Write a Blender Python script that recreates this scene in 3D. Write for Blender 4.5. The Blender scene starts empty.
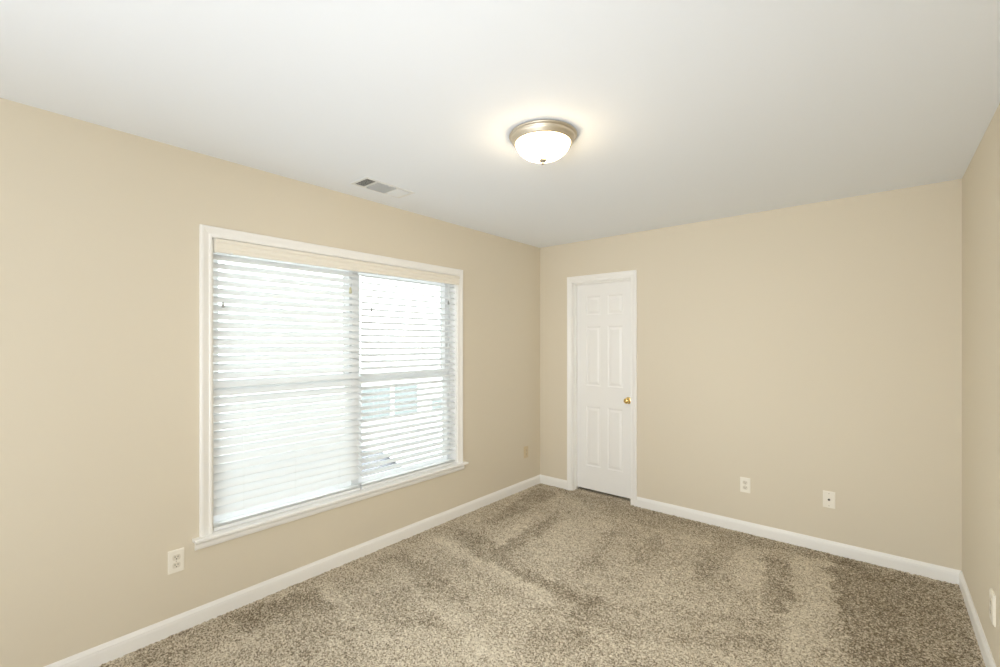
import bpy, bmesh, math
import numpy as np
from mathutils import Vector, Matrix

S = bpy.context.scene
COL = S.collection

# ------------------------------------------------------------------ camera
cam_data = bpy.data.cameras.new('camera')
cam_data.sensor_width = 36.0
cam_data.lens = 451.3 / 1000 * 36
cam_data.shift_y = 0.0092
cam_data.clip_start = 0.02
cam = bpy.data.objects.new('camera', cam_data)
COL.objects.link(cam)
cam.location = (2.7067, -3.8639, 1.4542)
cam.rotation_euler = (math.pi / 2, 0, 0.6997)
S.camera = cam

# ------------------------------------------------------------------ world, lights, exposure
world = bpy.data.worlds.new('sky'); S.world = world
world.use_nodes = True
bg = world.node_tree.nodes['Background']
bg.inputs[0].default_value = (0.94, 0.98, 1.0, 1)
bg.inputs[1].default_value = 4.7
LAMP = 27.0
S.view_settings.view_transform = 'Standard'
S.view_settings.look = 'None'
S.view_settings.gamma = 1
S.view_settings.use_curve_mapping = False
S.view_settings.exposure = 0.0
S.cycles.use_denoising = True
S.cycles.max_bounces = 12
S.cycles.diffuse_bounces = 8
S.cycles.transparent_max_bounces = 16
S.cycles.caustics_reflective = False
S.cycles.caustics_refractive = False

def area_light(name, loc, target, sx, sy, watts, colour=(1, 1, 1), portal=False):
    d = bpy.data.lights.new(name, 'AREA'); d.shape = 'RECTANGLE'
    d.size = sx; d.size_y = sy; d.energy = watts; d.color = colour
    if portal: d.cycles.is_portal = True
    o = bpy.data.objects.new(name, d); COL.objects.link(o)
    o.location = loc
    o.rotation_euler = (Vector(target) - Vector(loc)).to_track_quat('-Z', 'Y').to_euler()
    return o
# three added soft fill lights, out of view behind the camera, brightening the room
def spread(o, deg): o.data.spread = math.radians(deg)
area_light('ceiling_bounce_fill', (2.2, -5.2, 0.95), (1.4, -3.1, 2.44), 1.4, 1.4, 45, (0.93, 0.97, 1.0))
spread(area_light('rear_fill', (2.5, -4.4, 1.65), (0.75, -0.4, 1.35), 0.7, 0.7, 9, (0.93, 0.97, 1.0)), 85)
spread(area_light('rear_left_fill', (0.5, -5.0, 1.3), (3.0, -1.2, 1.2), 0.8, 1.2, 9, (0.93, 0.97, 1.0)), 100)
# sky light sampling through the window opening
area_light('window_portal', (-0.17, -2.116, 1.23), (2, -2.116, 1.23), 1.82, 1.58, 1, portal=True)

# ------------------------------------------------------------------ materials
def lin(r, g, b):
    f = lambda c: (c / 255) / 12.92 if c / 255 <= 0.04045 else ((c / 255 + 0.055) / 1.055) ** 2.4
    return (f(r), f(g), f(b), 1)

def mat(name, col, rough=0.5, metal=0.0, spec=0.5, bump=None, coat=0.0, emit=None, emit_s=0, trans=None):
    m = bpy.data.materials.new(name); m.use_nodes = True
    nt = m.node_tree; b = nt.nodes['Principled BSDF']
    b.inputs['Base Color'].default_value = col
    b.inputs['Roughness'].default_value = rough
    b.inputs['Metallic'].default_value = metal
    b.inputs['Specular IOR Level'].default_value = spec
    if coat: b.inputs['Coat Weight'].default_value = coat
    if emit:
        b.inputs['Emission Color'].default_value = emit
        b.inputs['Emission Strength'].default_value = emit_s
    # every material carries a subtle procedural variation
    tc = nt.nodes.new('ShaderNodeTexCoord')
    n = nt.nodes.new('ShaderNodeTexNoise'); n.inputs['Scale'].default_value = bump[0] if bump else 60
    n.inputs['Detail'].default_value = 4
    nt.links.new(tc.outputs['Object'], n.inputs['Vector'])
    if bump:
        bp = nt.nodes.new('ShaderNodeBump'); bp.inputs['Strength'].default_value = bump[1]
        bp.inputs['Distance'].default_value = bump[2]
        nt.links.new(n.outputs['Fac'], bp.inputs['Height'])
        nt.links.new(bp.outputs['Normal'], b.inputs['Normal'])
    else:
        mr = nt.nodes.new('ShaderNodeMapRange')
        mr.inputs['To Min'].default_value = max(0, rough - 0.04); mr.inputs['To Max'].default_value = min(1, rough + 0.04)
        nt.links.new(n.outputs['Fac'], mr.inputs['Value'])
        nt.links.new(mr.outputs['Result'], b.inputs['Roughness'])
    if trans is not None:
        tr = nt.nodes.new('ShaderNodeBsdfTranslucent'); tr.inputs['Color'].default_value = col
        mx = nt.nodes.new('ShaderNodeMixShader'); mx.inputs['Fac'].default_value = trans
        nt.links.new(b.outputs[0], mx.inputs[1]); nt.links.new(tr.outputs[0], mx.inputs[2])
        nt.links.new(mx.outputs[0], nt.nodes['Material Output'].inputs['Surface'])
    return m

M = {}
M['wall'] = mat('beige_wall_paint', (0.72, 0.655, 0.535, 1), 0.75, spec=0.25, bump=(220, 0.12, 0.0015))
M['ceiling'] = mat('white_ceiling_paint', (0.87, 0.91, 0.975, 1), 0.9, spec=0.1, bump=(260, 0.15, 0.0015))
M['trim'] = mat('white_gloss_trim', (0.90, 0.892, 0.87, 1), 0.35, spec=0.5)
M['door'] = mat('white_door_paint', (0.88, 0.875, 0.86, 1), 0.38, spec=0.5, bump=(150, 0.05, 0.001))
M['cream'] = mat('cream_valance', (0.86, 0.82, 0.735, 1), 0.45)
M['slat'] = mat('white_slat', (0.92, 0.93, 0.935, 1), 0.4, trans=0.36)
M['rail'] = mat('white_blind_rail', (0.83, 0.85, 0.85, 1), 0.4)
M['cord'] = mat('white_cord', (0.90, 0.90, 0.89, 1), 0.8, trans=0.4)
M['tassel'] = mat('grey_tassel', (0.33, 0.33, 0.31, 1), 0.5)
M['tassel_yellow'] = mat('cream_tassel', (0.55, 0.53, 0.36, 1), 0.5)
M['vinyl'] = mat('white_vinyl', (0.92, 0.93, 0.93, 1), 0.4, trans=0.4)
M['plate'] = mat('ivory_plate', (0.90, 0.86, 0.77, 1), 0.35)
M['plate_beige'] = mat('beige_plate', (0.66, 0.55, 0.37, 1), 0.45)
M['receptacle'] = mat('ivory_receptacle', (0.76, 0.71, 0.61, 1), 0.35)
M['slot'] = mat('dark_slot', (0.10, 0.085, 0.06, 1), 0.7)
M['screw'] = mat('screw_paint', (0.62, 0.57, 0.47, 1), 0.35, metal=0.3)
M['nickel'] = mat('brushed_nickel', (0.66, 0.60, 0.50, 1), 0.42, metal=1.0)
M['finial'] = mat('dull_nickel', (0.36, 0.32, 0.26, 1), 0.55, metal=0.6)
M['brass'] = mat('polished_brass', (0.83, 0.62, 0.25, 1), 0.16, metal=1.0)
M['vent'] = mat('white_vent_enamel', (0.80, 0.82, 0.83, 1), 0.4)
M['duct'] = mat('dark_duct', (0.05, 0.05, 0.048, 1), 0.8)
M['dark'] = mat('dark_gap', (0.03, 0.027, 0.022, 1), 0.9)
M['dome'] = mat('frosted_glass_dome', (0.95, 0.92, 0.85, 1), 0.35, emit=(1.0, 0.77, 0.48, 1), emit_s=LAMP)
M['siding'] = mat('pale_siding', (0.85, 0.85, 0.84, 1), 0.8)
M['shingle'] = mat('grey_shingle', (0.20, 0.20, 0.20, 1), 0.9, bump=(30, 0.4, 0.01))
M['far_glass'] = mat('house_glass', (0.24, 0.265, 0.265, 1), 0.1, spec=0.3)
M['far_white'] = mat('white_house_trim', (0.8, 0.8, 0.8, 1), 0.6)
M['ground'] = mat('pale_concrete', (0.80, 0.79, 0.77, 1), 0.9, bump=(8, 0.3, 0.01))
M['lawn'] = mat('dry_lawn', (0.28, 0.30, 0.20, 1), 0.95, bump=(40, 0.5, 0.02))
M['car'] = mat('blue_grey_car_paint', (0.16, 0.16, 0.19, 1), 0.3, coat=0.5)
M['rubber'] = mat('black_rubber', (0.03, 0.03, 0.03, 1), 0.8)

def glass_mat():
    m = bpy.data.materials.new('window_glass'); m.use_nodes = True
    nt = m.node_tree; nt.nodes.clear()
    o = nt.nodes.new('ShaderNodeOutputMaterial'); t = nt.nodes.new('ShaderNodeBsdfTransparent')
    t.inputs[0].default_value = (0.93, 0.96, 0.95, 1)
    g = nt.nodes.new('ShaderNodeBsdfGlossy'); g.inputs['Roughness'].default_value = 0.02
    f = nt.nodes.new('ShaderNodeFresnel'); f.inputs['IOR'].default_value = 1.35
    mx = nt.nodes.new('ShaderNodeMixShader')
    nt.links.new(f.outputs[0], mx.inputs[0]); nt.links.new(t.outputs[0], mx.inputs[1]); nt.links.new(g.outputs[0], mx.inputs[2])
    nt.links.new(mx.outputs[0], o.inputs[0])
    return m
M['glass'] = glass_mat()

def carpet_mat():
    m = bpy.data.materials.new('brown_cut_pile_carpet'); m.use_nodes = True
    nt = m.node_tree; L = nt.links; N = nt.nodes.new
    b = nt.nodes['Principled BSDF']; b.inputs['Roughness'].default_value = 0.95
    b.inputs['Specular IOR Level'].default_value = 0.05
    tc = N('ShaderNodeTexCoord')
    at = N('ShaderNodeAttribute'); at.attribute_name = 'nap'
    nz = N('ShaderNodeTexNoise'); nz.inputs['Scale'].default_value = 145; nz.inputs['Detail'].default_value = 3
    nz.inputs['Roughness'].default_value = 0.65
    L.new(tc.outputs['Object'], nz.inputs['Vector'])
    vo = N('ShaderNodeTexVoronoi'); vo.inputs['Scale'].default_value = 150
    L.new(tc.outputs['Object'], vo.inputs['Vector'])
    # speckle: yarn tips mixed dark and light
    cr = N('ShaderNodeValToRGB'); e = cr.color_ramp.elements
    e[0].position = 0.36; e[0].color = (0.18, 0.145, 0.10, 1)
    e[1].position = 0.66; e[1].color = (0.80, 0.73, 0.60, 1)
    k = cr.color_ramp.elements.new(0.50); k.color = (0.55, 0.48, 0.375, 1)
    mixv = N('ShaderNodeMix'); mixv.data_type = 'FLOAT'; mixv.inputs['Factor'].default_value = 0.22
    L.new(nz.outputs['Fac'], mixv.inputs['A']); 
    sep = N('ShaderNodeSeparateColor'); L.new(vo.outputs['Color'], sep.inputs[0]); L.new(sep.outputs[0], mixv.inputs['B'])
    # clumping at a larger scale
    n2 = N('ShaderNodeTexNoise'); n2.inputs['Scale'].default_value = 14; n2.inputs['Detail'].default_value = 5
    L.new(tc.outputs['Object'], n2.inputs['Vector'])
    a0 = N('ShaderNodeMath'); a0.operation = 'SUBTRACT'; a0.inputs[1].default_value = 0.5; L.new(n2.outputs['Fac'], a0.inputs[0])
    a1 = N('ShaderNodeMath'); a1.operation = 'MULTIPLY_ADD'; a1.inputs[1].default_value = 0.09
    L.new(a0.outputs[0], a1.inputs[0]); L.new(mixv.outputs[0], a1.inputs[2])
    a2 = N('ShaderNodeMath'); a2.operation = 'MULTIPLY_ADD'; a2.inputs[1].default_value = 0.058
    L.new(at.outputs['Fac'], a2.inputs[0]); L.new(a1.outputs[0], a2.inputs[2])
    L.new(a2.outputs[0], cr.inputs[0]); L.new(cr.outputs[0], b.inputs['Base Color'])
    bp = N('ShaderNodeBump'); bp.inputs['Strength'].default_value = 0.55; bp.inputs['Distance'].default_value = 0.006
    L.new(nz.outputs['Fac'], bp.inputs['Height']); L.new(bp.outputs[0], b.inputs['Normal'])
    return m
M['carpet'] = carpet_mat()

# ------------------------------------------------------------------ helpers
def link(name, bm, material, parent=None, smooth=False, loc=None):
    bmesh.ops.recalc_face_normals(bm, faces=bm.faces)
    me = bpy.data.meshes.new(name); bm.to_mesh(me); bm.free()
    if smooth:
        for p in me.polygons: p.use_smooth = True
    me.materials.append(M[material] if isinstance(material, str) else material)
    o = bpy.data.objects.new(name, me); COL.objects.link(o)
    if parent is not None: o.parent = parent
    if loc is not None: o.location = loc
    return o

def tag(o, label=None, cat=None, kind=None, group=None):
    if label: o['label'] = label
    if cat: o['category'] = cat
    if kind: o['kind'] = kind
    if group: o['group'] = group
    return o

def empty(name, loc, label, cat, kind=None, group=None, rot=(0, 0, 0)):
    o = bpy.data.objects.new(name, None); COL.objects.link(o)
    o.location = loc; o.rotation_euler = rot; o.empty_display_size = 0.05
    return tag(o, label, cat, kind, group)

def box(bm, x0, x1, y0, y1, z0, z1, bev=0.0, seg=2):
    r = bmesh.ops.create_cube(bm, size=1.0)
    vs = r['verts']
    for v in vs:
        v.co.x = (x0 + x1) / 2 + v.co.x * (x1 - x0)
        v.co.y = (y0 + y1) / 2 + v.co.y * (y1 - y0)
        v.co.z = (z0 + z1) / 2 + v.co.z * (z1 - z0)
    if bev:
        es = list({e for v in vs for e in v.link_edges})
        bmesh.ops.bevel(bm, geom=es, offset=bev, segments=seg, affect='EDGES', profile=0.5)
    return bm

def tube(bm, pts, r, n=8):
    rings = []
    for i, p in enumerate(pts):
        p = Vector(p)
        d = (Vector(pts[min(i + 1, len(pts) - 1)]) - Vector(pts[max(i - 1, 0)])).normalized()
        a = d.orthogonal().normalized(); b = d.cross(a)
        rr = r[i] if isinstance(r, (list, tuple)) else r
        rings.append([bm.verts.new(p + rr * (math.cos(t) * a + math.sin(t) * b)) for t in [2 * math.pi * k / n for k in range(n)]])
    for A, B in zip(rings, rings[1:]):
        for k in range(n):
            bm.faces.new((A[k], A[(k + 1) % n], B[(k + 1) % n], B[k]))
    bm.faces.new(rings[0][::-1]); bm.faces.new(rings[-1])

def lathe(bm, prof, n=48, mapf=lambda x, y, z: (x, y, z)):
    """prof: (radius, height) pairs turned about the z axis"""
    rings = []
    for r, h in prof:
        if r < 1e-6: rings.append([bm.verts.new(mapf(0, 0, h))])
        else: rings.append([bm.verts.new(mapf(r * math.cos(t), r * math.sin(t), h)) for t in [2 * math.pi * k / n for k in range(n)]])
    for A, B in zip(rings, rings[1:]):
        for k in range(n):
            a0, a1 = A[k % len(A)], A[(k + 1) % len(A)]
            b0, b1 = B[k % len(B)], B[(k + 1) % len(B)]
            vs = []
            for v in (a0, a1, b1, b0):
                if v not in vs: vs.append(v)
            if len(vs) > 2: bm.faces.new(vs)

def sweep(bm, path, prof, to3, closed=False):
    """prof: (s, h) pairs; s = distance to the left of the path, h = height off the plane. Corners are mitred."""
    n = len(path); rings = []
    for i in range(n):
        p = Vector(path[i])
        d0 = (p - Vector(path[i - 1])).normalized() if (i > 0 or closed) else None
        d1 = (Vector(path[(i + 1) % n]) - p).normalized() if (i < n - 1 or closed) else None
        if d0 is None: d0 = d1
        if d1 is None: d1 = d0
        n0 = Vector((-d0.y, d0.x)); n1 = Vector((-d1.y, d1.x))
        m = (n0 + n1); m = m / max(1e-6, m.length_squared) * 2
        rings.append([bm.verts.new(to3(p.x + m.x * s, p.y + m.y * s, h)) for s, h in prof])
    k = len(prof)
    pairs = list(zip(rings, rings[1:])) + ([(rings[-1], rings[0])] if closed else [])
    for A, B in pairs:
        for j in range(k):
            bm.faces.new((A[j], A[(j + 1) % k], B[(j + 1) % k], B[j]))
    if not closed:
        bm.faces.new(rings[0]); bm.faces.new(rings[-1][::-1])

# ------------------------------------------------------------------ room shell
W, H, YR, T = 3.084, 2.44, -7.0, 0.15
OY0, OY1, OZ0, OZ1 = -3.019, -1.206, 0.4295, 2.011       # window opening
DX0, DX1, DZ = 0.391, 0.994, 2.045                        # door opening

bm = bmesh.new()
box(bm, -T, 0, YR - T, OY0, -0.3, H + 0.2); box(bm, -T, 0, OY1, 0.12, -0.3, H + 0.2)
box(bm, -T, 0, OY0, OY1, -0.3, OZ0); box(bm, -T, 0, OY0, OY1, OZ1, H + 0.2)
tag(link('wall_left', bm, 'wall'), 'beige painted wall on the left holding the wide window with blinds', 'wall', 'structure')
bm = bmesh.new()
box(bm, 0, DX0, 0, 0.12, -0.1, H + 0.2); box(bm, DX1, W + T, 0, 0.12, -0.1, H + 0.2)
box(bm, DX0, DX1, 0, 0.12, DZ, H + 0.2)
tag(link('wall_back', bm, 'wall'), 'beige painted far wall holding the white six-panel door', 'wall', 'structure')
bm = bmesh.new(); box(bm, W, W + T, YR - T, 0, -0.1, H + 0.2)
tag(link('wall_right', bm, 'wall'), 'beige painted side wall at the right edge, facing the window', 'wall', 'structure')
bm = bmesh.new(); box(bm, 0, W, YR - T, YR, -0.1, H + 0.2)
tag(link('wall_rear', bm, 'wall'), 'beige painted wall behind the viewpoint', 'wall', 'structure')
bm = bmesh.new(); box(bm, 0, W, YR, 0, H, H + 0.15)
tag(link('ceiling', bm, 'ceiling'), 'flat white painted ceiling over the whole room', 'ceiling', 'structure')
# closet space behind the door, only felt through the gap under it
bm = bmesh.new()
box(bm, 0.0, 1.5, 0.75, 0.80, -0.1, 2.3); box(bm, 0.0, 0.05, 0.12, 0.75, -0.1, 2.3); box(bm, 1.45, 1.5, 0.12, 0.75, -0.1, 2.3)
box(bm, 0.0, 1.5, 0.12, 0.80, 2.3, 2.35)
tag(link('wall_closet', bm, 'wall'), 'closet walls hidden behind the white door', 'wall', 'structure')

# carpeted floor: dense sheet with the vacuum strokes stored as a nap value
STROKES = [
  (-1, [(0.24, -1.16), (0.07, -0.18), (0.29, -0.15), (0.37, -0.37), (0.36, -1.14)]),
  (-1, [(0.63, -1.43), (0.60, -0.79), (0.57, -0.47), (0.74, -0.89), (0.77, -1.48)]),
  (-0.9, [(0.11, -1.39), (0.37, -1.32), (0.93, -1.55), (1.51, -1.51), (1.52, -1.68), (1.17, -1.66), (0.44, -1.59)]),
  (0.9, [(0.18, -1.66), (0.17, -1.56), (1.32, -1.67), (1.32, -1.79)]),
  (0.7, [(0.51, -1.37), (0.44, -0.70), (0.54, -0.70), (0.65, -1.42)]),
  (0.6, [(0.70, -0.71), (1.01, -0.45), (1.22, -1.17), (0.97, -1.38), (0.73, -1.29)]),
  (-0.6, [(0.14, -2.08), (0.11, -1.87), (0.93, -2.02), (0.91, -2.19)]),
  (0.7, [(0.15, -2.52), (0.15, -2.46), (0.78, -2.48), (0.72, -2.59)]),
  (0.6, [(0.18, -2.10), (0.20, -2.03), (1.40, -2.17), (1.30, -2.34)]),
  (-0.9, [(0.04, -2.96), (0.15, -2.52), (0.43, -2.57), (0.28, -2.95)]),
  (-0.7, [(0.61, -2.34), (1.09, -2.24), (1.12, -2.32), (0.68, -2.42)]),
  (-0.7, [(1.38, -2.10), (1.43, -1.86), (1.66, -1.86), (1.50, -2.15)]),
  (-0.9, [(1.72, -0.52), (1.92, -0.24), (1.93, -0.84), (1.85, -1.00)]),
  (0.6, [(1.93, -0.30), (2.08, -0.29), (2.21, -0.94), (2.07, -1.00)]),
  (-0.75, [(2.06, -0.27), (2.27, -0.39), (2.33, -0.92), (2.28, -1.10)]),
  (0.8, [(2.26, -0.20), (2.44, -0.17), (2.51, -0.93), (2.53, -1.22), (2.36, -1.46)]),
  (-1.2, [(2.46, -0.12), (3.08, -0.02), (3.07, -1.01), (2.66, -1.36), (2.54, -0.86)]),
  (-0.7, [(1.35, -0.82), (1.40, -0.43), (1.55, -0.62), (1.49, -1.04)]),
  (-0.8, [(0.13, -0.01), (0.97, 0.03), (2.09, -0.04), (2.81, 0.13), (2.71, -0.12), (2.08, -0.21), (1.61, -0.35), (0.89, -0.39)]),
  (-0.7, [(1.49, -1.53), (1.80, -1.51), (2.31, -1.29), (2.32, -1.42), (1.81, -1.75), (1.39, -1.79)]),
  (0.5, [(0.65, -2.71), (0.89, -2.35), (1.45, -2.22), (1.46, -2.51), (0.79, -3.01)]),
  (-0.6, [(-0.03, -3.28), (0.10, -2.59), (0.25, -2.60), (0.30, -3.24), (0.10, -3.41)]),
  (-0.5, [(1.10, -1.08), (1.09, -0.77), (1.14, -0.34), (1.37, -1.30), (1.25, -1.47)]),
  (-0.5, [(1.71, -1.37), (2.22, -1.15), (2.18, -1.30), (1.71, -1.50)]),
]
def build_floor():
    x0, x1, y0, y1, st = 0.0, W, YR, 0.75, 0.006
    xs = np.linspace(x0, x1, int((x1 - x0) / st) + 1); ys = np.linspace(y0, y1, int((y1 - y0) / st) + 1)
    nx, ny = len(xs), len(ys)
    X, Y = np.meshgrid(xs, ys)
    rng = np.random.default_rng(4)
    def smooth_noise(cell, seed):
        r = np.random.default_rng(seed)
        gx = int((x1 - x0) / cell) + 3; gy = int((y1 - y0) / cell) + 3
        g = r.standard_normal((gy, gx))
        fx = (X - x0) / cell; fy = (Y - y0) / cell
        ix = fx.astype(int); iy = fy.astype(int); tx = fx - ix; ty = fy - iy
        tx = tx * tx * (3 - 2 * tx); ty = ty * ty * (3 - 2 * ty)
        return (g[iy, ix] * (1 - tx) * (1 - ty) + g[iy, ix + 1] * tx * (1 - ty) + g[iy + 1, ix] * (1 - tx) * ty + g[iy + 1, ix + 1] * tx * ty)
    wx = X + 0.018 * smooth_noise(0.07, 1) + 0.010 * smooth_noise(0.025, 2)
    wy = Y + 0.018 * smooth_noise(0.07, 3) + 0.010 * smooth_noise(0.025, 5)
    nap = np.zeros_like(X)
    for s, P in STROKES:
        inside = np.zeros(X.shape, bool); dist = np.full(X.shape, 9.0)
        n = len(P)
        for i in range(n):
            ax, ay = P[i]; bx, by = P[(i + 1) % n]
            c = ((ay > wy) != (by > wy)) & (wx < (bx - ax) * (wy - ay) / (by - ay + 1e-9) + ax)
            inside ^= c
            ll = (bx - ax) ** 2 + (by - ay) ** 2
            t = np.clip(((wx - ax) * (bx - ax) + (wy - ay) * (by - ay)) / ll, 0, 1)
            dist = np.minimum(dist, np.hypot(wx - ax - t * (bx - ax), wy - ay - t * (by - ay)))
        sd = np.where(inside, dist, -dist)
        nap += s * np.clip(sd / 0.035 + 0.5, 0, 1)
    nap += 0.25 * smooth_noise(0.28, 7) + 0.15 * smooth_noise(0.11, 8)
    Z = 0.0022 * smooth_noise(0.009, 11) + 0.0015 * rng.standard_normal(X.shape)
    Z = np.clip(Z, -0.006, 0.005) - 0.002
    co = np.stack([X, Y, Z], -1).reshape(-1, 3).astype(np.float32)
    idx = np.arange(nx * ny).reshape(ny, nx)
    f = np.stack([idx[:-1, :-1], idx[:-1, 1:], idx[1:, 1:], idx[1:, :-1]], -1).reshape(-1, 4).astype(np.int32)
    me = bpy.data.meshes.new('floor')
    me.vertices.add(len(co)); me.vertices.foreach_set('co', co.ravel())
    me.loops.add(f.size); me.loops.foreach_set('vertex_index', f.ravel())
    me.polygons.add(len(f)); me.polygons.foreach_set('loop_start', np.arange(0, f.size, 4, dtype=np.int32))
    me.polygons.foreach_set('loop_total', np.full(len(f), 4, np.int32))
    me.update(calc_edges=True)
    at = me.attributes.new('nap', 'FLOAT', 'POINT'); at.data.foreach_set('value', nap.ravel().astype(np.float32))
    me.materials.append(M['carpet'])
    o = bpy.data.objects.new('floor', me); COL.objects.link(o)
    return o
tag(build_floor(), 'brown speckled cut-pile carpet with vacuum strokes covering the floor', 'carpet', 'structure')

# ------------------------------------------------------------------ baseboards
BP = [(0, 0), (0, 0.014), (0.055, 0.014), (0.060, 0.0125), (0.066, 0.0125), (0.073, 0.0085), (0.079, 0.0065), (0.0835, 0.004), (0.0835, 0)]
BP = [(s - (0.012 if s == 0 else 0), h) for s, h in BP]
bm = bmesh.new(); sweep(bm, [(YR, 0), (0, 0)], BP, lambda a, b, h: (h, a, b))
tag(link('baseboard_left', bm, 'trim'), 'white moulded baseboard along the wall under the window', 'baseboard', 'structure')
for i, (a, b, d) in enumerate([(0, 0.334, 'short white baseboard between the corner and the door casing'), (1.0515, W, 'long white baseboard on the far wall right of the door')]):
    bm = bmesh.new(); sweep(bm, [(a, 0), (b, 0)], BP, lambda a, b, h: (a, -h, b))
    tag(link('baseboard_back', bm, 'trim'), d, 'baseboard', 'structure')
bm = bmesh.new(); sweep(bm, [(YR, 0), (0, 0)], BP, lambda a, b, h: (W - h, a, b))
tag(link('baseboard_right', bm, 'trim'), 'white moulded baseboard along the right side wall', 'baseboard', 'structure')

# ------------------------------------------------------------------ window: liner, casing, stool
CP = [(0, 0), (0, 0.009), (0.003, 0.0115), (0.010, 0.0115), (0.014, 0.009), (0.020, 0.0095), (0.034, 0.014), (0.042, 0.0175), (0.052, 0.018), (0.057, 0.015), (0.057, 0)]
bm = bmesh.new()
sweep(bm, [(OY0, 0.446), (OY0, OZ1), (OY1, OZ1), (OY1, 0.446)], CP, lambda a, b, h: (h, a, b))
tag(link('trim_1', bm, 'trim'), 'white moulded casing around the top and sides of the window', 'casing', 'structure')
bm = bmesh.new()
for (y0, y1, z0, z1) in [(OY0, OY0 + 0.008, OZ0, OZ1), (OY1 - 0.008, OY1, OZ0, OZ1), (OY0, OY1, OZ1 - 0.008, OZ1)]:
    box(bm, -T, -0.0005, y0, y1, z0, z1)
tag(link('trim_2', bm, 'trim'), 'white liner boards inside the window opening', 'window jamb', 'structure')
bm = bmesh.new()
pl = [(-0.09, OY0 + 0.0005), (0.0005, OY0 + 0.0005), (0.0005, -3.107), (0.050, -3.107), (0.050, -1.118), (0.0005, -1.118), (0.0005, OY1 - 0.0005), (-0.09, OY1 - 0.0005)]
fa = bm.faces.new([bm.verts.new((x, y, 0.430)) for x, y in pl])
ex = bmesh.ops.extrude_face_region(bm, geom=[fa])
for g in ex['geom']:
    if isinstance(g, bmesh.types.BMVert): g.co.z = 0.446
fr = [e for e in bm.edges if all(v.co.x > 0.04 for v in e.verts) and abs(e.verts[0].co.z - e.verts[1].co.z) < 1e-4]
bmesh.ops.bevel(bm, geom=fr, offset=0.005, segments=3, affect='EDGES')
tag(link('trim_3', bm, 'trim'), 'white window stool projecting below the blinds', 'window sill', 'structure')
bm = bmesh.new()
AP = [(0, 0), (0, 0.008), (-0.010, 0.009), (-0.014, 0.016), (-0.018, 0.021), (-0.030, 0.022), (-0.038, 0.020), (-0.046, 0.013), (-0.047, 0)]
sweep(bm, [(-3.097, 0.430), (-1.14, 0.430)], AP, lambda a, b, h: (h, a, b))
tag(link('trim_4', bm, 'trim'), 'white moulded apron strip under the window stool', 'apron', 'structure')

# two mulled single-hung windows
MC = -2.116
def make_window(name, y0, y1, label):
    r = empty(name, (-0.11, (y0 + y1) / 2, OZ0), label, 'window', 'structure')
    c = Vector(r.location)
    def L(nm, bm, m, p=r):
        bmesh.ops.translate(bm, verts=bm.verts, vec=-c if p is r else -c)
        return link(nm, bm, m, p)
    z0, z1 = OZ0, OZ1 - 0.008
    bm = bmesh.new()
    sweep(bm, [(y0, z0), (y0, z1), (y1, z1), (y1, z0)], [(0, 0), (0, 0.07), (-0.024, 0.07), (-0.024, 0)], lambda a, b, h: (-0.149 + h, a, b), True)
    L('window_frame', bm, 'vinyl')
    zm = 1.195
    for (a, b, xx) in ((zm - 0.017, z1 - 0.03, -0.138), (z0 + 0.03, zm + 0.017, -0.112)):
        bm = bmesh.new()
        sweep(bm, [(y0 + 0.022, a), (y0 + 0.022, b), (y1 - 0.022, b), (y1 - 0.022, a)], [(0, 0), (0, 0.024), (-0.038, 0.024), (-0.038, 0)], lambda p, q, h: (xx + h, p, q), True)
        s = L('sash', bm, 'vinyl')
        bm = bmesh.new(); box(bm, xx + 0.009, xx + 0.013, y0 + 0.056, y1 - 0.056, a + 0.034, b - 0.034)
        L('glass_pane', bm, 'glass', s)
    return r
make_window('window_1', OY0 + 0.008, MC, 'white framed sash window behind the left blind')
make_window('window_2', MC, OY1 - 0.008, 'white framed sash window behind the right blind')

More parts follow.
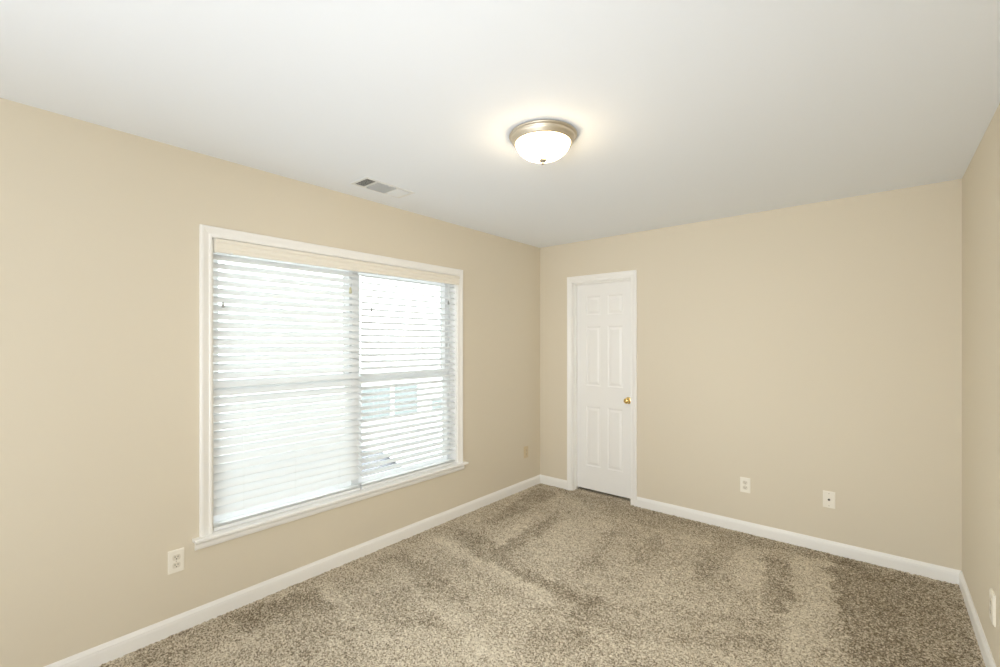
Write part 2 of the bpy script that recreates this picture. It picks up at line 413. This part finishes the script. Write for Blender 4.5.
# ------------------------------------------------------------------ blinds
PITCH = 0.0455
def make_blind(name, y0, y1, tilt, label, ladders, cords):
    r = empty(name, (-0.03, (y0 + y1) / 2, OZ1 - 0.012), label, 'window blind')
    c = Vector(r.location)
    def L(nm, bm, m, p=r, sm=False):
        bmesh.ops.translate(bm, verts=bm.verts, vec=-c)
        return link(nm, bm, m, p, sm)
    bm = bmesh.new(); box(bm, -0.056, -0.004, y0, y1, OZ1 - 0.069, OZ1 - 0.010, 0.002)
    L('headrail', bm, 'rail')
    bm = bmesh.new()
    zt, zb = 1.915, 0.500
    n = int(round((zt - zb) / PITCH))
    p = (zt - zb) / n
    ca, sa = math.cos(tilt), math.sin(tilt)
    zs = [zt - i * p for i in range(n)]
    for z in zs:
        prof = []
        for t in np.linspace(-1, 1, 7): prof.append((t * 0.025, 0.0035 * (1 - t * t)))
        up = [(u, w + 0.0014) for u, w in prof]; lo = [(u, w - 0.0014) for u, w in prof[::-1]]
        ring = [(-0.030 + u * ca + w * sa, z - u * sa + w * ca) for u, w in up + lo]
        A = [bm.verts.new((x, y0 + 0.003, zz)) for x, zz in ring]; B = [bm.verts.new((x, y1 - 0.003, zz)) for x, zz in ring]
        k = len(ring)
        for j in range(k): bm.faces.new((A[j], A[(j + 1) % k], B[(j + 1) % k], B[j]))
        bm.faces.new(A[::-1]); bm.faces.new(B)
    L('slat_panel', bm, 'slat', sm=False)
    bm = bmesh.new(); box(bm, -0.056, -0.004, y0 + 0.003, y1 - 0.003, 0.4475, 0.468, 0.003)
    box(bm, -0.054, -0.006, y0 + 0.003, y1 - 0.003, 0.4722, 0.4752, 0.001)
    box(bm, -0.054, -0.006, y0 + 0.003, y1 - 0.003, 0.4785, 0.4815, 0.001)
    L('bottom_rail', bm, 'rail')
    for y in ladders:
        bm = bmesh.new()
        for x in (-0.0035, -0.0565): tube(bm, [(x, y, OZ1 - 0.05), (x, y, 0.468)], 0.0005, 6)
        for z in zs: tube(bm, [(-0.056, y, z - 0.003 + 0.024 * sa), (-0.004, y, z - 0.003 - 0.024 * sa)], 0.0007, 6)
        L('ladder_cord', bm, 'cord')
    for (y, ze, nm, m, sz, two) in cords:
        bm = bmesh.new()
        for dy in two: tube(bm, [(0.006, y + dy, OZ1 - 0.07), (0.006, y + dy, ze)], 0.0009, 6)
        co = L('pull_cord', bm, 'cord')
        if nm:
            bm = bmesh.new()
            lathe(bm, [(0.001, 0.0), (0.004 * sz, -0.003), (0.0055 * sz, -0.014 * sz), (0.0075 * sz, -0.026 * sz), (0.006 * sz, -0.030 * sz), (0, -0.031 * sz)], 16,
                  lambda x, yy, z: (0.006 + x, y + yy, ze + z))
            L('tassel', bm, m, co, True)
    return r
make_blind('window_blind', OY0 + 0.010, MC - 0.003, math.radians(43),
           'white two-inch slat blind on the left half of the window, slats more closed', [-2.86, -2.57, -2.28],
           [(-2.967, 1.672, 1, 'tassel', 1.0, (0,)), (-2.205, 1.825, 1, 'tassel_yellow', 1.4, (-0.004, 0.004))])
make_blind('window_blind', MC + 0.003, OY1 - 0.010, math.radians(17),
           'white two-inch slat blind on the right half of the window, slats nearly open', [-1.98, -1.575, -1.33],
           [(-2.041, 1.700, 1, 'tassel', 1.0, (0,)), (-1.31, 1.800, 1, 'tassel', 1.1, (-0.004, 0.004)), (-1.352, 0.55, 0, '', 1, (-0.022, 0.022))])
# shared valance in front of both headrails
v = empty('blind_valance', (0.02, MC, 1.932), 'cream moulded valance spanning the top of both blinds', 'valance')
bm = bmesh.new()
VP = [(0.002, 0.020), (0.0, 0.026), (0.004, 0.031), (0.012, 0.032), (0.014, 0.029), (0.020, 0.029), (0.026, 0.0335), (0.040, 0.0335), (0.046, 0.029), (0.051, 0.029), (0.055, 0.034), (0.068, 0.036), (0.072, 0.034), (0.072, 0.020)]
sweep(bm, [(OY0 + 0.010, 1.932), (OY1 - 0.004, 1.932)], VP, lambda a, b, h: (h, a, b))
bmesh.ops.translate(bm, verts=bm.verts, vec=-Vector(v.location)); link('valance_board', bm, 'cream', v)
for y0 in (OY0 + 0.010, OY1 - 0.010):
    bm = bmesh.new(); box(bm, -0.0035, 0.0195, y0, y0 + 0.006, 1.933, 2.003, 0.001)
    bmesh.ops.translate(bm, verts=bm.verts, vec=-Vector(v.location)); link('valance_return', bm, 'cream', v)
for y0 in (-2.94, -2.02, -1.40):
    bm = bmesh.new(); box(bm, 0.012, 0.034, y0, y0 + 0.012, 1.9285, 1.9325, 0.001); box(bm, 0.0325, 0.0345, y0, y0 + 0.012, 1.9285, 1.938, 0.0005)
    bmesh.ops.translate(bm, verts=bm.verts, vec=-Vector(v.location)); link('valance_clip', bm, 'rail', v)

# ------------------------------------------------------------------ door
DY = 0.072
bm = bmesh.new()
for (x0, x1, z0, z1) in [(DX0, DX0 + 0.004, -0.01, DZ), (DX1 - 0.004, DX1, -0.01, DZ), (DX0, DX1, DZ - 0.012, DZ)]:
    box(bm, x0, x1, -0.0005, 0.12, z0, z1)
for (x0, x1, z0, z1) in [(DX0 + 0.004, DX0 + 0.012, 0, DZ - 0.012), (DX1 - 0.012, DX1 - 0.004, 0, DZ - 0.012), (DX0 + 0.004, DX1 - 0.004, DZ - 0.022, DZ - 0.012)]:
    box(bm, x0, x1, DY - 0.034, DY - 0.002, z0, z1, 0.002)
tag(link('trim_5', bm, 'trim'), 'white door jamb and stop lining the doorway', 'door jamb', 'structure')
bm = bmesh.new()
sweep(bm, [(DX0, -0.012), (DX0, DZ), (DX1, DZ), (DX1, -0.012)], CP, lambda a, b, h: (a, -h, b))
tag(link('trim_6', bm, 'trim'), 'white moulded casing around the narrow door', 'casing', 'structure')

def make_door():
    x0, x1, z0, z1, th = DX0 + 0.006, DX1 - 0.006, 0.024, DZ - 0.014, 0.035
    cols = [(x0 + 0.105, x0 + 0.258), (x1 - 0.258, x1 - 0.105)]
    rows = [(0.252, 0.832), (1.035, 1.612), (1.725, 1.905)]
    xs = sorted({x0, x1, *[q for c in cols for q in c]}); zs = sorted({z0, z1, *[q for c in rows for q in c]})
    bm = bmesh.new(); cache = {}
    def V(x, z, d):
        k = (round(x, 5), round(z, 5), round(d, 5))
        if k not in cache: cache[k] = bm.verts.new((x, DY + d, z))
        return cache[k]
    for xa, xb in zip(xs, xs[1:]):
        for za, zb in zip(zs, zs[1:]):
            if (xa, xb) in cols and (za, zb) in rows:
                prev = None
                for ins, dep in [(0, 0), (0.004, 0.0055), (0.010, 0.0075), (0.016, 0.0075), (0.036, 0.001), (0.040, 0.001)]:
                    cur = [V(xa + ins, za + ins, dep), V(xb - ins, za + ins, dep), V(xb - ins, zb - ins, dep), V(xa + ins, zb - ins, dep)]
                    if prev:
                        for j in range(4): bm.faces.new((prev[j], prev[(j + 1) % 4], cur[(j + 1) % 4], cur[j]))
                    prev = cur
                bm.faces.new(prev)
            else:
                bm.faces.new((V(xa, za, 0), V(xb, za, 0), V(xb, zb, 0), V(xa, zb, 0)))
    # edges and back
    be = [e for e in bm.edges if len(e.link_faces) == 1]
    r = bmesh.ops.extrude_edge_only(bm, edges=be)
    nv = [g for g in r['geom'] if isinstance(g, bmesh.types.BMVert)]
    for q in nv: q.co.y = DY + th
    ne = [g for g in r['geom'] if isinstance(g, bmesh.types.BMEdge) and all(abs(w.co.y - DY - th) < 1e-5 for w in g.verts)]
    bmesh.ops.contextual_create(bm, geom=ne)
    root = empty('door_1', (x0, DY, z0), 'narrow white six-panel door with a brass knob', 'door', 'structure')
    c = Vector(root.location)
    def L(nm, bm, m, p=root, sm=False):
        bmesh.ops.translate(bm, verts=bm.verts, vec=-c); return link(nm, bm, m, p, sm)
    L('door_panel', bm, 'door')
    kx, kz = 0.937, 0.922
    mp = lambda x, y, z: (kx + x, DY - z, kz + y)
    bm = bmesh.new()
    lathe(bm, [(0, 0.0615), (0.012, 0.0605), (0.020, 0.056), (0.0255, 0.048), (0.0262, 0.041), (0.023, 0.034), (0.015, 0.028), (0.011, 0.024), (0.0105, 0.008), (0.0105, 0)], 32, mp)
    k = L('door_knob', bm, 'brass', sm=True); k['label'] = 'round polished brass knob'
    bm = bmesh.new(); lathe(bm, [(0.0106, 0.009), (0.018, 0.0085), (0.027, 0.005), (0.031, 0.002), (0.032, 0)], 32, mp)
    L('knob_rosette', bm, 'brass', k, True)
    for hz in (0.25, 1.02, 1.80):
        bm = bmesh.new(); tube(bm, [(x0 - 0.001, DY + th + 0.004, hz - 0.04), (x0 - 0.001, DY + th + 0.004, hz + 0.04)], 0.004, 10)
        L('hinge', bm, 'brass')
make_door()

# ------------------------------------------------------------------ wall plates
def plate_root(name, loc, rotz, label, cat, group=None):
    return empty(name, loc, label, cat, None, group, (0, 0, rotz))
# local frame: plate lies in local XZ, front towards local -Y
def rounded_plate(w, h, t, m='plate'):
    bm = bmesh.new(); box(bm, -w / 2, w / 2, -t, 0, -h / 2, h / 2, 0)
    fr = [e for e in bm.edges if all(v.co.y < -t * 0.5 for v in e.verts)]
    bmesh.ops.bevel(bm, geom=fr, offset=min(t * 0.8, 0.004), segments=3, affect='EDGES')
    return bm
def screw(r, z, t):
    bm = bmesh.new(); lathe(bm, [(0, 0.0012), (0.002, 0.0011), (0.003, 0.0004), (0.003, -0.001)], 14, lambda x, y, q: (x, -t - q, z + y))
    s = link('screw', bm, 'screw', r, True)
    bm = bmesh.new(); box(bm, -0.0024, 0.0024, -t - 0.0014, -t - 0.001, z - 0.0004, z + 0.0004); link('screw_slot', bm, 'slot', s)
def duplex(loc, rotz, label, w=0.07, h=0.1145, t=0.006, m='plate'):
    r = plate_root('wall_outlet', loc, rotz, label, 'electrical outlet')
    link('cover_plate', rounded_plate(w, h, t), m, r)
    for s in (1, -1):
        zc = s * 0.0195
        bm = bmesh.new(); n = 28; pts = []
        for k in range(n):
            a = 2 * math.pi * k / n
            pts.append((max(-0.0165, min(0.0165, 0.0185 * math.cos(a))), max(-0.0135, min(0.0135, 0.0170 * math.sin(a)))))
        A = [bm.verts.new((x, -t + 0.001, zc + z)) for x, z in pts]; B = [bm.verts.new((x, -t - 0.0018, zc + z)) for x, z in pts]
        for k in range(n): bm.faces.new((A[k], A[(k + 1) % n], B[(k + 1) % n], B[k]))
        bm.faces.new(B)
        rc = link('receptacle', bm, 'receptacle' if m == 'plate' else m, r)
        for (sx, hh) in ((-0.0063, 0.0042), (0.0063, 0.0035)):
            bm = bmesh.new(); box(bm, sx - 0.0013, sx + 0.0013, -t - 0.0021, -t - 0.0017, zc + 0.003 - hh, zc + 0.003 + hh); link('slot', bm, 'slot', rc)
        bm = bmesh.new(); lathe(bm, [(0, 0.0022), (0.0026, 0.0022), (0.0026, 0.0015)], 14, lambda x, y, q: (x, -t - q, zc - 0.0075 + y)); link('ground_hole', bm, 'slot', rc)
    screw(r, 0, t)
    return r
duplex((0.0, -3.177, 0.358), math.pi / 2, 'ivory duplex outlet low on the wall, just left of the window stool')
duplex((0.0, -0.247, 0.362), math.pi / 2, 'small beige outlet low on the window wall near the far corner', m='plate_beige')
duplex((1.916, 0.0, 0.362), 0, 'ivory duplex outlet low on the far wall, closer to the door')
duplex((W, -0.998, 0.310), -math.pi / 2, 'ivory wall outlet low on the right side wall, seen nearly edge-on', 0.085, 0.130, 0.009)
r = plate_root('cable_plate', (2.437, 0, 0.367), 0, 'ivory wall plate with one dark cable socket on the far wall', 'cable plate')
link('cover_plate', rounded_plate(0.07, 0.1145, 0.006), 'plate', r)
for z in (0.042, -0.042): screw(r, z, 0.006)
bm = bmesh.new(); lathe(bm, [(0, 0.004), (0.0028, 0.004), (0.003, 0.013), (0.0046, 0.013), (0.0048, 0.003), (0.0072, 0.003), (0.0072, -0.001)], 20, lambda x, y, q: (x, -0.006 - q, y))
link('coaxial_socket', bm, 'slot', r, True)

# ------------------------------------------------------------------ ceiling register
vy0, vy1, vx0, vx1 = -2.326, -1.957, 0.202, 0.374
rt = empty('ceiling_vent', ((vx0 + vx1) / 2, (vy0 + vy1) / 2, H), 'white louvred air register in the ceiling above the window', 'air vent')
c = Vector(rt.location)
def LV(nm, bm, m, p=rt):
    bmesh.ops.translate(bm, verts=bm.verts, vec=-c); return link(nm, bm, m, p)
secs = [(-2.306, -2.243), (-2.226, -2.092), (-2.075, -1.985)]
bx0, bx1 = 0.222, 0.355
bm = bmesh.new()
zf = H - 0.0045
box(bm, vx0, bx0, vy0, vy1, zf, H, 0.002); box(bm, bx1, vx1, vy0, vy1, zf, H, 0.002)
ys = [vy0] + [q for s in secs for q in s] + [vy1]
for a, b in zip(ys[0::2], ys[1::2]): box(bm, bx0 - 0.001, bx1 + 0.001, a, b, zf + 0.0003, H, 0.001)
LV('vent_frame', bm, 'vent')
bm = bmesh.new(); box(bm, bx0, bx1, secs[0][0], secs[-1][1], H - 0.0012, H - 0.0004); LV('duct_opening', bm, 'duct')
def blades(a0, a1, mk, n, tilt):
    bm = bmesh.new()
    for i in range(n):
        q = a0 + (a1 - a0) * (i + 0.5) / n
        ca, sa = math.cos(tilt) * 0.0050, math.sin(tilt) * 0.0050
        mk(bm, q, ca, sa)
    return bm
def blade(bm, pts):
    vs = [bm.verts.new(p) for p in pts]; bm.faces.new(vs)
    r = bmesh.ops.extrude_face_region(bm, geom=[bm.faces[-1]] if False else list(bm.faces)[-1:])
    d = Vector((0, 0, 0.0005))
    for g in r['geom']:
        if isinstance(g, bmesh.types.BMVert): g.co += d
def blade_x(bm, y, ca, sa):
    blade(bm, [(bx0, y - ca, H - 0.006 - sa), (bx1, y - ca, H - 0.006 - sa), (bx1, y + ca, H - 0.006 + sa), (bx0, y + ca, H - 0.006 + sa)])
LV('louvre', blades(*secs[0], blade_x, 7, math.radians(24)), 'vent')
LV('louvre', blades(*secs[2], blade_x, 10, math.radians(-38)), 'vent')
def blade_y(bm, x, ca, sa):
    blade(bm, [(x - ca, secs[1][0], H - 0.006 - sa), (x - ca, secs[1][1], H - 0.006 - sa), (x + ca, secs[1][1], H - 0.006 + sa), (x + ca, secs[1][0], H - 0.006 + sa)])
LV('louvre', blades(bx0, bx1, blade_y, 13, math.radians(-74)), 'vent')
bm = bmesh.new(); box(bm, 0.365, 0.369, -2.16, -2.15, H - 0.016, H - 0.005, 0.001); LV('damper_lever', bm, 'vent')

# ------------------------------------------------------------------ ceiling lamp
lx, ly = 1.480, -2.090
rt = empty('ceiling_lamp', (lx, ly, H), 'lit round flush-mount ceiling lamp with nickel ring and frosted glass bowl', 'ceiling lamp')
bm = bmesh.new()
lathe(bm, [(0.156, 0), (0.159, -0.002), (0.161, -0.006), (0.159, -0.010), (0.154, -0.012), (0.151, -0.015), (0.152, -0.020), (0.149, -0.027), (0.143, -0.033), (0.140, -0.039), (0.136, -0.043), (0.128, -0.043), (0.126, -0.034)], 72)
link('lamp_ring', bm, 'nickel', rt, True)
bm = bmesh.new()
prof = [(0.127, -0.034)]
for k in range(0, 15):
    t = k / 14 * math.pi / 2
    prof.append((0.1275 * math.cos(t) ** 0.95 if k < 14 else 0, -0.042 - 0.074 * math.sin(t) ** 1.1))
lathe(bm, prof, 64)
link('glass_bowl', bm, 'dome', rt, True)
bm = bmesh.new()
lathe(bm, [(0.004, -0.108), (0.019, -0.114), (0.0195, -0.119), (0.015, -0.124), (0.007, -0.125), (0.0055, -0.128), (0.0075, -0.132), (0.006, -0.138), (0, -0.141)], 24)
link('finial', bm, 'finial', rt, True)

# ------------------------------------------------------------------ outside, seen through the blinds
GZ = -2.9
bm = bmesh.new(); box(bm, -60, -0.6, -40, 60, GZ - 0.3, GZ)
tag(link('ground', bm, 'ground'), 'pale paving outside the window', 'ground', 'structure')
hs = empty('house', (-13, 6, GZ), 'pale neighbouring house with white-framed windows, faintly seen through the right blind', 'house')
c = Vector(hs.location)
def LH(nm, bm, m, p=hs):
    bmesh.ops.translate(bm, verts=bm.verts, vec=-c); return link(nm, bm, m, p)
bm = bmesh.new(); box(bm, -18, -11, -2, 13, GZ, 0.6)
LH('house_wall', bm, 'siding')
bm = bmesh.new()
vs = [bm.verts.new(p) for p in [(-10.6, -2.4, 0.6), (-18.4, -2.4, 0.6), (-14.5, -2.4, 2.6), (-10.6, 13.4, 0.6), (-18.4, 13.4, 0.6), (-14.5, 13.4, 2.6)]]
for f in [(0, 2, 1), (3, 4, 5), (0, 3, 5, 2), (1, 2, 5, 4), (0, 1, 4, 3)]: bm.faces.new([vs[i] for i in f])
LH('house_roof', bm, 'far_white')
for (y0, y1, z0, z1) in [(4.95, 6.17, -1.30, -0.10), (6.30, 7.43, -1.32, -0.12), (8.1, 8.75, -1.35, -0.75)]:
    bm = bmesh.new()
    sweep(bm, [(y0, z0), (y0, z1), (y1, z1), (y1, z0)], [(-0.02, 0), (-0.02, 0.06), (0.06, 0.06), (0.06, 0)], lambda a, b, h: (-11 + h, a, b), True)
    w = LH('house_window', bm, 'far_white')
    bm = bmesh.new(); box(bm, -10.99, -10.97, y0, y1, z0, z1); LH('house_pane', bm, 'far_glass', w)
# parked car
cr = empty('car', (-8.5, 2.9, GZ), 'parked grey car outside, a dim patch low behind the middle of the window', 'car', rot=(0, 0, math.radians(-93)))
bm = bmesh.new()
side = [(-2.1, 0.35), (-2.15, 0.75), (-1.9, 0.90), (-1.15, 0.98), (-0.55, 1.38), (0.75, 1.40), (1.45, 1.02), (2.05, 0.95), (2.15, 0.6), (2.1, 0.32)]
A = [bm.verts.new((-0.85, y, z)) for y, z in side]; B = [bm.verts.new((0.85, y, z)) for y, z in side]
n = len(side)
for k in range(n): bm.faces.new((A[k], A[(k + 1) % n], B[(k + 1) % n], B[k]))
bm.faces.new(A[::-1]); bm.faces.new(B)
for q in bm.verts:
    if q.co.z > 1.3: q.co.x *= 0.76
bmesh.ops.bevel(bm, geom=list(bm.edges), offset=0.05, segments=2, affect='EDGES')
link('car_body', bm, 'car', cr, True)
for sx in (-1, 1):
    bm = bmesh.new()
    q = [(0.86, -0.95, 0.99), (0.86, 1.15, 1.01), (0.70, 0.68, 1.34), (0.70, -0.50, 1.32)]
    f = [bm.verts.new((sx * (x + 0.005), y, z)) for x, y, z in q]; g = [bm.verts.new((sx * (x - 0.02), y, z)) for x, y, z in q]
    bm.faces.new(f); bm.faces.new(g)
    for k in range(4): bm.faces.new((f[k], f[(k + 1) % 4], g[(k + 1) % 4], g[k]))
    link('car_window', bm, 'far_glass', cr)
    for yy in (-1.3, 1.35):
        bm = bmesh.new(); lathe(bm, [(0, 0.10), (0.20, 0.10), (0.22, 0.08), (0.31, 0.09), (0.32, 0.05), (0.32, -0.08), (0, -0.08)], 28, lambda x, y, z: (sx * (0.80 + z), yy + x, 0.32 + y))
        link('wheel', bm, 'rubber', cr, True)
